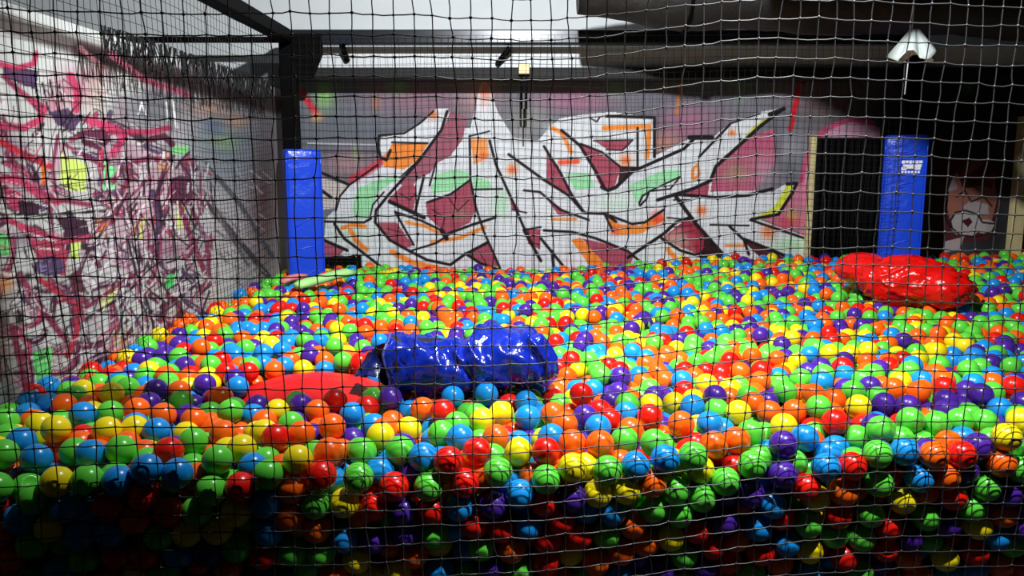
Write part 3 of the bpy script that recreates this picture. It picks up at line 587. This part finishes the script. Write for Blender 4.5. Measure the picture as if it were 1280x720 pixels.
# blue crumpled sleeve, open at the left end
sl = empty('vinyl_sleeve', on_y(570, 470, 2.9), 'crumpled shiny blue vinyl sleeve with an open end lying on the balls', 'sleeve')
vb = mat('blue_vinyl_shiny', (14, 36, 146), .16, spec=.6, bump=(14, .45, .02))
inner = mat('sleeve_lining', (8, 8, 14), .7)
def sleeve():
    st = [  # u, v centre, half width across (y), half height, tilt
        (487, 456, .105, .090), (500, 456, .11, .094), (515, 456, .112, .096), (535, 457, .112, .094), (555, 457, .115, .092), (572, 457, .118, .088), (583, 455, .11, .084), (592, 452, .118, .098), (610, 449, .125, .102), (635, 448, .125, .100), (660, 447, .12, .094), (676, 449, .11, .082), (688, 453, .09, .060), (696, 457, .05, .030)]
    NS = 56; nr = 64; vs = []
    S = np.array([(on_y(u, v, 2.9).x, on_y(u, v, 2.9).z, a_, b_) for u, v, a_, b_ in st]); t0 = np.linspace(0, 1, len(S)); tt = np.linspace(0, 1, nr)
    I = [np.interp(tt, t0, S[:, k]) for k in range(4)]
    for i in range(nr):
        for k in range(NS):
            an = 2*math.pi*k/NS; ca, sa = math.cos(an), math.sin(an)
            e = .62
            y = math.copysign(abs(ca)**e, ca)*I[2][i]; z = math.copysign(abs(sa)**e, sa)*I[3][i]
            q = Vector((I[0][i]*7+y*6, y*14+3, z*12))
            w_ = noise.noise(q*.6)
            rid = 1-abs(noise.noise(Vector((I[0][i]*14+w_*1.6+z*7, y*5, z*5))))
            rid2 = 1-abs(noise.noise(Vector((I[0][i]*30+w_*3-z*10, y*9+5, z*7))))
            g = 1+.30*(rid**5-.3)+.16*(rid2**3-.4)+.16*noise.noise(Vector((I[0][i]*5, y*6, z*6+4)))
            vs.append((I[0][i]+.02*noise.noise(Vector((y*9, z*9, 1))), 2.93+y*g, I[1][i]+z*g))
    fs = [(i*NS+k, i*NS+(k+1) % NS, (i+1)*NS+(k+1) % NS, (i+1)*NS+k) for i in range(nr-1) for k in range(NS)]
    fs.append(tuple((nr-1)*NS+k for k in range(NS)))
    setparent(mesh_obj('skin', vs, fs, vb, None, True), sl)
    C0 = [Vector(vs[k]) for k in range(NS)]; cen = sum(C0, Vector())/NS
    iv = [cen+(p_-cen)*.985+Vector((-.002, 0, 0)) for p_ in C0]+[cen+(p_-cen)*.9+Vector((.05, 0, 0)) for p_ in C0]+[cen+(p_-cen)*.8+Vector((.22, 0, 0)) for p_ in C0]
    ff = [(r*NS+k, r*NS+(k+1) % NS, (r+1)*NS+(k+1) % NS, (r+1)*NS+k) for r in range(2) for k in range(NS)]; ff.append(tuple(2*NS+k for k in range(NS)))
    setparent(mesh_obj('lining', iv, ff, inner, None, True), sl)
    setparent(mesh_obj('hem', *tube_geo(C0+[C0[0]], .005, 6), mat('hem_tape', (70, 80, 150), .4), None, True), sl)
    # torn flap folding out of the mouth to the left
    fv = []; n1, n2 = 16, 10
    A0, A1 = on_y(486, 428, 2.86), on_y(484, 484, 2.84); B0, B1 = on_y(448, 462, 2.95), on_y(440, 474, 2.85)
    for i in range(n1):
        for j in range(n2):
            s_, t_ = i/(n1-1), j/(n2-1)
            p_ = (A0.lerp(A1, t_)).lerp(B0.lerp(B1, t_), s_)
            p_ = p_+Vector((0, .06*math.sin(t_*math.pi)*(1-s_)*.6, .03*math.sin(s_*math.pi)+.016*noise.noise(Vector((s_*5, t_*5, 2)))))
            fv.append(p_)
    m0 = len(fv)
    fv += [p_+Vector((.003, .012, -.006)) for p_ in fv]
    ff = []
    for i in range(n1-1):
        for j in range(n2-1):
            a_ = (i*n2+j, i*n2+j+1, (i+1)*n2+j+1, (i+1)*n2+j); ff.append(a_); ff.append(tuple(m0+q for q in reversed(a_)))
    setparent(mesh_obj('flap', fv, ff, mat('blue_vinyl_flap', (12, 22, 84), .25, bump=(14, .4, .02)), None, True), sl)
sleeve()

# foam strips by the left pad and the low bracket behind
def strip_bar(pts, w, h, mt, name, label, cat):
    vs = []; fs = []; pts = [Vector(p_) for p_ in pts]; n = len(pts); NS = 12
    for i, p_ in enumerate(pts):
        t = (pts[min(i+1, n-1)]-pts[max(i-1, 0)]).normalized(); a_ = t.cross(Vector((0, 0, 1))).normalized(); b_ = a_.cross(t)
        k_ = .75 if i in (0, n-1) else 1
        for k in range(NS):
            an = 2*math.pi*k/NS; vs.append(p_+a_*math.cos(an)*w*k_+b_*math.sin(an)*h*k_)
    for i in range(n-1):
        for k in range(NS): fs.append((i*NS+k, i*NS+(k+1) % NS, (i+1)*NS+(k+1) % NS, (i+1)*NS+k))
    fs.append(tuple(reversed(range(NS)))); fs.append(tuple((n-1)*NS+k for k in range(NS)))
    return tag(mesh_obj(name, vs, fs, mt, None, True), label, cat)
strip_bar([on_y(u, v, Y) for u, v, Y in [(372, 357, 5.0), (385, 353, 5.1), (400, 349, 5.2), (418, 344, 5.3), (432, 341, 5.35), (440, 341, 5.4)]], .05, .03, mat('green_foam', (168, 226, 140), .6, bump=(40, .2, .01)), 'foam_strip', 'long pale green foam strip lying on balls below the padded post', 'foam')
strip_bar([on_y(u, v, Y) for u, v, Y in [(352, 353, 5.3), (362, 348, 5.35), (372, 346, 5.4), (382, 345, 5.45)]], .035, .022, mat('pink_foam', (222, 130, 130), .6), 'foam_strip', 'short pink foam strip lying on balls below the padded post', 'foam')
br = empty('steel_bracket', on_y(425, 335, 6.1), 'low black steel bracket bar against the back wall beside the padded post', 'bracket')
p0, p1 = on_y(398, 326, 6.15), on_y(448, 320, 6.15)
setparent(box('bar', (p0.x, 6.08, p0.z-.02), (p1.x, 6.2, p1.z-.01), blk, None, .004), br)
p0, p1 = on_y(442, 348, 6.15), on_y(452, 318, 6.15)
setparent(box('upright', (p0.x, 6.09, p0.z), (p0.x+.02, 6.15, p1.z), blk, None, .003), br)
setparent(box('upright', (p1.x-.02, 6.09, p0.z), (p1.x, 6.15, p1.z), blk, None, .003), br)

TY = 5.3
# rolled black tarpaulin under the ceiling
tp = empty('rolled_tarpaulin', on_y(760, 20, TY), 'thick dark rolled tarpaulin hanging under the ceiling before the back wall', 'tarpaulin')
tarp = mat('black_tarp', (20, 17, 17), .6, vary=.4, vscale=5, bump=(10, .5, .03))
zt0 = on_y(800, 33, TY).z
vs = []; fs = []; nr, NS = 60, 28
for i in range(nr):
    t = i/(nr-1); x = on_y(722, 20, TY).x+(4.4-on_y(722, 20, TY).x)*t
    rr = (.20+.10*t)*min(1, .62+3*t)
    for k in range(NS):
        an = 2*math.pi*k/NS; g = 1+.13*noise.noise(Vector((x*2.2, math.cos(an)*1.3, math.sin(an)*1.3)))+.05*noise.noise(Vector((x*9, math.cos(an)*3, math.sin(an)*3)))
        vs.append((x, TY+math.cos(an)*rr*g*1.1, zt0+.2+math.sin(an)*rr*g))
for i in range(nr-1):
    for k in range(NS): fs.append((i*NS+k, i*NS+(k+1) % NS, (i+1)*NS+(k+1) % NS, (i+1)*NS+k))
fs.append(tuple(range(NS)))
setparent(mesh_obj('roll', vs, fs, tarp, None, True), tp)
for x in (1.1, 2.2, 3.3):
    pts = [(x, TY+math.cos(a_)*.25, zt0+.2+math.sin(a_)*.235) for a_ in np.linspace(0, 2*math.pi, 20)]
    setparent(tube('strap', pts, .012, blk, None, 6), tp)
    setparent(tube('hanger', [(x, TY, zt0+.43), (x, TY, 3.9)], .008, blk, None, 6), tp)

# added unseen duct under the ceiling, there to shade the upper right wall
dk = empty('shade_blocker', (3.0, 3.9, 2.85), 'added unseen black duct running under the ceiling above the ball pit', 'blocker')
setparent(box('body', (1.1, 3.6, 2.85), (4.58, 4.2, 3.25), mat('black_blocker', (20, 20, 22), .6), None, .01), dk)
for x in (1.11, 2.3, 3.5):
    setparent(box('added_flange', (x-.02, 3.57, 2.82), (x+.02, 4.23, 3.28), blk, None, .004), dk)
    setparent(tube('hanger', [(x, 3.9, 3.26), (x, 3.9, 3.9)], .008, blk, None, 6), dk)

# crumpled white shade on a cord
hl = empty('hanging_shade', on_y(1142, 60, 4.7), 'small crumpled white plastic shade hanging from a thin cord above the blue post', 'shade')
cc = on_y(1142, 58, 4.7); vs = []; fs = []; n1, n2 = 28, 8
for j in range(n2):
    t = j/(n2-1)
    for i in range(n1):
        an = 2*math.pi*i/n1; rad_ = (.02+.09*t)*(1+.18*math.sin(an*5)+.12*math.sin(an*9+1))
        vs.append((cc.x+rad_*math.cos(an), cc.y+rad_*math.sin(an), cc.z+.09-.15*t-.025*t*math.sin(an*4+.7)))
for j in range(n2-1):
    for i in range(n1): fs.append((j*n1+i, j*n1+(i+1) % n1, (j+1)*n1+(i+1) % n1, (j+1)*n1+i))
so = setparent(mesh_obj('shade', vs, fs, mat('white_plastic', (214, 226, 222), .35), None, True), hl)
sm_ = so.modifiers.new('thick', 'SOLIDIFY'); sm_.thickness = .004
setparent(tube('cord', [(cc.x-.02, cc.y, 3.9), (cc.x-.015, cc.y, cc.z+.08), (cc.x-.025, cc.y, cc.z-.1), (cc.x-.03, cc.y, on_y(1137, 118, 4.7).z)], .004, mat('white_cord', (200, 200, 200), .6), None, 5), hl)

# ------------------------------------------------------------------ the balls
BC = {'R': (226, 26, 14), 'O': (250, 100, 16), 'Y': (244, 222, 22), 'G': (92, 208, 62), 'B': (24, 142, 222), 'P': (74, 36, 150)}
BN = {'R': 'red', 'O': 'orange', 'Y': 'yellow', 'G': 'green', 'B': 'blue', 'P': 'purple'}
BM = {k: mat(BN[k]+'_ball_plastic', c_, .27, spec=.45) for k, c_ in BC.items()}
SEED = {
 'G': [(11,530),(8,553),(3,578),(138,522),(95,570),(158,575),(233,565),(292,528),(365,537),(263,585),(338,597),(453,567),(503,573),(555,550),(567,535),(596,520),(622,590),(690,607),(452,597),(536,614),(545,660),(602,685),(758,600),(778,560),(785,512),(895,517),(942,550),(1090,545),(865,577),(825,562),(939,586),(903,600),(830,607),(867,620),(1087,640),(1008,655),(1077,675),(810,637),(850,700),(1097,570),(1142,540),(1170,540),(1200,537),(1228,536),(1100,605),(1232,612),(1160,650),(1067,497),(1087,475),(1035,480),(1135,470),(1175,463),(1210,470),(370,508),(225,508),(700,490),(640,480),(240,645),(90,690),(660,470),(1020,520),(98,500),(758,478),(735,455)],
 'B': [(28,562),(50,582),(62,510),(107,527),(115,578),(193,547),(215,597),(175,605),(443,530),(465,540),(527,577),(577,560),(660,530),(688,552),(650,620),(747,540),(785,527),(885,535),(867,515),(1008,552),(833,580),(790,600),(967,635),(1040,585),(945,663),(982,685),(765,640),(1133,570),(1153,602),(1250,670),(1215,487),(1060,477),(1265,485),(430,670),(20,640),(340,630),(610,500),(850,482),(40,505),(655,505),(1195,455),(575,640)],
 'Y': [(48,538),(72,552),(140,552),(165,547),(312,574),(342,519),(328,552),(372,585),(510,540),(626,525),(652,568),(711,590),(422,630),(445,705),(810,510),(843,505),(917,522),(978,540),(830,670),(1012,690),(1253,560),(1270,535),(1225,653),(1180,702),(1075,518),(232,660),(100,497),(470,555),(605,528),(880,485),(1040,450)],
 'O': [(78,513),(175,527),(205,529),(240,537),(280,552),(378,555),(393,522),(415,545),(400,500),(527,517),(478,547),(619,550),(692,520),(705,540),(410,575),(510,690),(720,562),(745,565),(785,542),(857,542),(945,510),(960,515),(893,560),(918,557),(1050,622),(1168,574),(1018,500),(1040,508),(1000,518),(1113,493),(1147,497),(1178,487),(277,505),(130,500),(575,490),(1245,485),(820,470),(350,640),(640,690)],
 'R': [(203,577),(290,612),(345,562),(420,508),(460,513),(552,526),(561,587),(597,570),(680,570),(583,607),(400,598),(462,640),(585,648),(625,657),(765,530),(810,530),(1042,540),(1047,640),(1065,582),(867,662),(890,690),(1208,577),(1192,624),(1226,690),(1130,455),(730,500),(750,515),(130,640),(180,690),(320,690),(685,700),(1060,700),(950,470),(1110,660),(720,665),(30,500)],
 'P': [(490,510),(505,642),(732,524),(722,628),(885,500),(975,562),(980,592),(932,620),(905,650),(1098,540),(1255,625),(1140,672),(1180,655),(1135,515),(1187,508),(1220,507),(1012,470),(1237,462),(320,515),(372,515),(520,495),(770,480),(1030,465),(190,515),(255,690),(600,480),(1128,430)],
}
rg = random.Random(21); nr_ = np.random.default_rng(21)
seeds = []
for k, L in SEED.items():
    for (u, v) in L:
        P = on_z(u, v, .81); ny_ = NETY(P.x)+RB+.006
        if P.y < ny_:
            d = ray(u, v); t = ny_/d.y
            P = Vector((0, 0, CAMZ))+d*((NETY(d.x*t)+RB+.006+.22*max(0, .76-(CAMZ+d.z*t)))/d.y)
        seeds.append((P.x, P.y, P.z, k))
Ps = np.array([s_[:3] for s_ in seeds]); nS = len(Ps)
# filling: slab below the surface plus the face behind the net
pts = []
x0_, x1_ = XL+RB, 4.5
vol = 4/3*math.pi*RB**3
def want(x, y): return -.72*y-.35 < x < .72*y+.35
N1 = int((x1_-x0_)*(YB-2.0)*.17*.60/vol)
for k in range(N1):
    x = rg.uniform(x0_, x1_); y = rg.uniform(2.0, YB-RB)
    if y < NETY(x)+RB or not want(x, y): continue
    pts.append((x, y, H(x, y)-RB-rg.random()*.17))
N2 = int((2.0-x0_)*.19*.52*.60/vol)
for k in range(N2):
    x = rg.uniform(x0_, 2.05); y = NETY(x)+RB+rg.random()*.15
    pts.append((x, y, (.24+RB+rg.random()*.47)))
Pf = np.array(pts)
# keep the filling clear of the traced balls at first
kd = kdtree.KDTree(nS)
for i in range(nS): kd.insert(Ps[i], i)
kd.balance()
keep = np.array([kd.find(p_)[2] > RB*1.55 for p_ in Pf]); Pf = Pf[keep]
# and, near the front, under them rather than in front of them
X = np.concatenate([Ps, Pf]); N = len(X); T0 = X.copy()
lid = np.array([H(x, y) for x, y, z in X])-RB + nr_.uniform(-.03, .028, N)
lid[:nS] = 9
fr = (X[:, 1] < 2.75) & (np.arange(N) >= nS); lid[fr] -= .03
mob = np.ones(N); mob[:nS] = .35
bags = [(big_red.location, (.36, .28, .14)), (red_mat.location, (.31, .26, .08))]
sc_ = sl.location
for it in range(130):
    if it % 4 == 0:
        kd = kdtree.KDTree(N)
        for i in range(N): kd.insert(X[i], i)
        kd.balance(); I_ = []; J_ = []
        for i in range(N):
            for (_, j, dd) in kd.find_range(X[i], RB*2.5):
                if j > i: I_.append(i); J_.append(j)
        I_ = np.array(I_); J_ = np.array(J_)
    D = X[J_]-X[I_]; L = np.linalg.norm(D, axis=1)+1e-9
    ov = np.maximum(0, 2*RB-L); n_ = D/L[:, None]*(ov*.34)[:, None]
    dX = np.zeros_like(X); np.add.at(dX, I_, -n_); np.add.at(dX, J_, n_)
    X += dX*mob[:, None]
    X[:nS] += (T0[:nS]-X[:nS])*.025
    X[nS:, 2] += .0008                                    # press the filling lightly up to its lid
    X[:, 2] = np.minimum(X[:, 2], lid)
    hb = np.array([H(x, y) for x, y in X[:, :2]])-.19 if it % 4 == 0 else hb
    inner_ = X[:, 1] > NETY(X[:, 0])+.2
    X[:, 2] = np.where(inner_, np.maximum(X[:, 2], hb), np.maximum(X[:, 2], .22+RB))
    X[:, 0] = np.clip(X[:, 0], XL+RB+.002, 4.5); X[:, 1] = np.clip(X[:, 1], NETY(X[:, 0])+RB+.004+.22*np.maximum(0, .76-X[:, 2]), YB-RB-.03)
    for bl_, br_ in bags:                                  # balls make room under the bags
        q = (X-np.array(bl_))/(np.array(br_)+RB); m_ = (q*q).sum(1); k_ = m_ < 1
        X[k_, 2] -= .006
    k_ = (X[:, 0] > on_y(486, 455, 2.9).x-.02) & (X[:, 0] < on_y(695, 455, 2.9).x+.02) & (abs(X[:, 1]-2.93) < .14) & (X[:, 2] > sc_.z-.10)
    X[k_, 2] -= .006
cols = [s_[3] for s_ in seeds]+rg.choices('GOBYPR', [27, 22, 18, 11, 15, 11], k=N-nS)
# anything swallowed by a bag is dropped
dead = np.zeros(N, bool)
for bl_, br_ in bags:
    q = (X-np.array(bl_))/np.array(br_); dead |= ((q*q).sum(1) < .8)
dead |= (X[:, 0] > on_y(486, 455, 2.9).x) & (X[:, 0] < on_y(690, 455, 2.9).x) & (abs(X[:, 1]-2.93) < .09) & (X[:, 2] > sc_.z-.06)
X = X[~dead]; cols = [c_ for c_, d_ in zip(cols, dead) if not d_]; N = len(X)
# which balls show largest: splat discs into a small id buffer
U, V, dep = project(X); rp = F*RB/dep
S_ = .5; buf = -np.ones((360, 640), int); zb_ = np.full((360, 640), 1e9)
for i in np.argsort(dep):
    u, v, r = U[i]*S_, V[i]*S_, rp[i]*S_
    a0, a1, b0, b1 = max(0, int(u-r)), min(640, int(u+r)+2), max(0, int(v-r)), min(360, int(v+r)+2)
    if a0 >= a1 or b0 >= b1: continue
    yy, xx = np.mgrid[b0:b1, a0:a1]; m_ = ((xx-u)**2+(yy-v)**2 < r*r) & (buf[b0:b1, a0:a1] < 0)
    buf[b0:b1, a0:a1][m_] = i
cnt = np.bincount(buf[buf >= 0], minlength=N)
single = set(np.argsort(-cnt)[:300].tolist())
def ico(sub):
    bm = bmesh.new(); bmesh.ops.create_icosphere(bm, subdivisions=sub, radius=RB)
    v = np.array([q.co[:] for q in bm.verts]); f = np.array([[q.index for q in fc.verts] for fc in bm.faces]); bm.free(); return v, f
I4, I3, I2 = ico(4), ico(3), ico(2)
BMESH = {}
for k in BC:
    for var in range(3):
        v = I4[0].copy()
        if var == 1:                                       # a dent
            d = np.array([.5, .6, .62]); d /= np.linalg.norm(d); h_ = v@d; m_ = h_ > RB*.86; v[m_] -= np.outer(2*(h_[m_]-RB*.86), d)
        if var == 2: v *= np.array([1.02, .98, .985])
        me = bpy.data.meshes.new('plastic_ball'); me.from_pydata(v.tolist(), [], I4[1].tolist())
        me.polygons.foreach_set('use_smooth', [True]*len(me.polygons)); me.materials.append(BM[k]); BMESH[k, var] = me
mat_c = np.array(red_mat.location)
sidx = sorted(single); kds = kdtree.KDTree(len(sidx))
for i in sidx: kds.insert(X[i], i)
kds.balance()
def touching(i):
    nb = [cols[j] for (_, j, d_) in kds.find_n(X[i], 4) if j != i and d_ < RB*2.6]
    w_ = [BN[c_] for c_ in keys_order if c_ in nb]
    return '' if not w_ else ' touching '+' and '.join([', '.join(w_[:-1])]*(len(w_) > 1)+w_[-1:])+(' balls' if len(nb) > 1 else ' ball')
keys_order = 'ROYGBP'
for i in sorted(single):
    k = cols[i]; x, y, z = X[i]
    me = BMESH[k, rg.choices([0, 1, 2], [8, 1, 3])[0]]
    o = bpy.data.objects.new('plastic_ball', me); COL.objects.link(o)
    o.location = (x, y, z); o.rotation_euler = (rg.uniform(0, 6.3), rg.uniform(0, 6.3), rg.uniform(0, 6.3))
    dn = y-NETY(x)
    if dn < .075 and z < .76: zone = ', pressed against front net'; g = 'balls pressed against the front net'
    elif dn < .16: zone = ', top row behind net'; g = 'balls in the top row behind the net'
    elif abs(x-mat_c[0]) < .42 and abs(y-mat_c[1]) < .36: zone = ', around red mat'; g = 'balls around the red mat'
    elif abs(x-sl.location.x) < .55 and abs(y-2.93) < .32: zone = ', around blue sleeve'; g = 'balls around the blue sleeve'
    elif x < -1.0: zone = ', below pink graffiti wall'; g = 'balls below the graffiti wall'
    else: zone = ', a few rows behind net'; g = 'balls a few rows behind the net'
    tag(o, '%s plastic ball%s%s' % (BN[k], touching(i), zone), 'ball', '%s %s' % (BN[k], g))
rest = [i for i in range(N) if i not in single]
VV = []; FF = []; MI = []; off = 0; keys = list(BC)
for i in rest:
    src = I3 if (cnt[i] > 0 or X[i, 1] < 2.6) else I2
    VV.append(src[0]+X[i]); FF.append(src[1]+off); off += len(src[0]); MI.append(np.full(len(src[1]), keys.index(cols[i])))
VV = np.concatenate(VV).astype(np.float32); FF = np.concatenate(FF).astype(np.int32); MI = np.concatenate(MI).astype(np.int32)
me = bpy.data.meshes.new('ball_bed')
me.vertices.add(len(VV)); me.vertices.foreach_set('co', VV.ravel())
me.loops.add(FF.size); me.loops.foreach_set('vertex_index', FF.ravel())
me.polygons.add(len(FF)); me.polygons.foreach_set('loop_start', np.arange(0, FF.size, 3, dtype=np.int32))
me.polygons.foreach_set('use_smooth', [True]*len(FF))
for k in keys: me.materials.append(BM[k])
me.polygons.foreach_set('material_index', MI); me.update(calc_edges=True)
o = bpy.data.objects.new('ball_bed', me); COL.objects.link(o); o['kind'] = 'stuff'
tag(o, 'bed of small multicoloured plastic balls filling the pit to the back wall', 'balls')
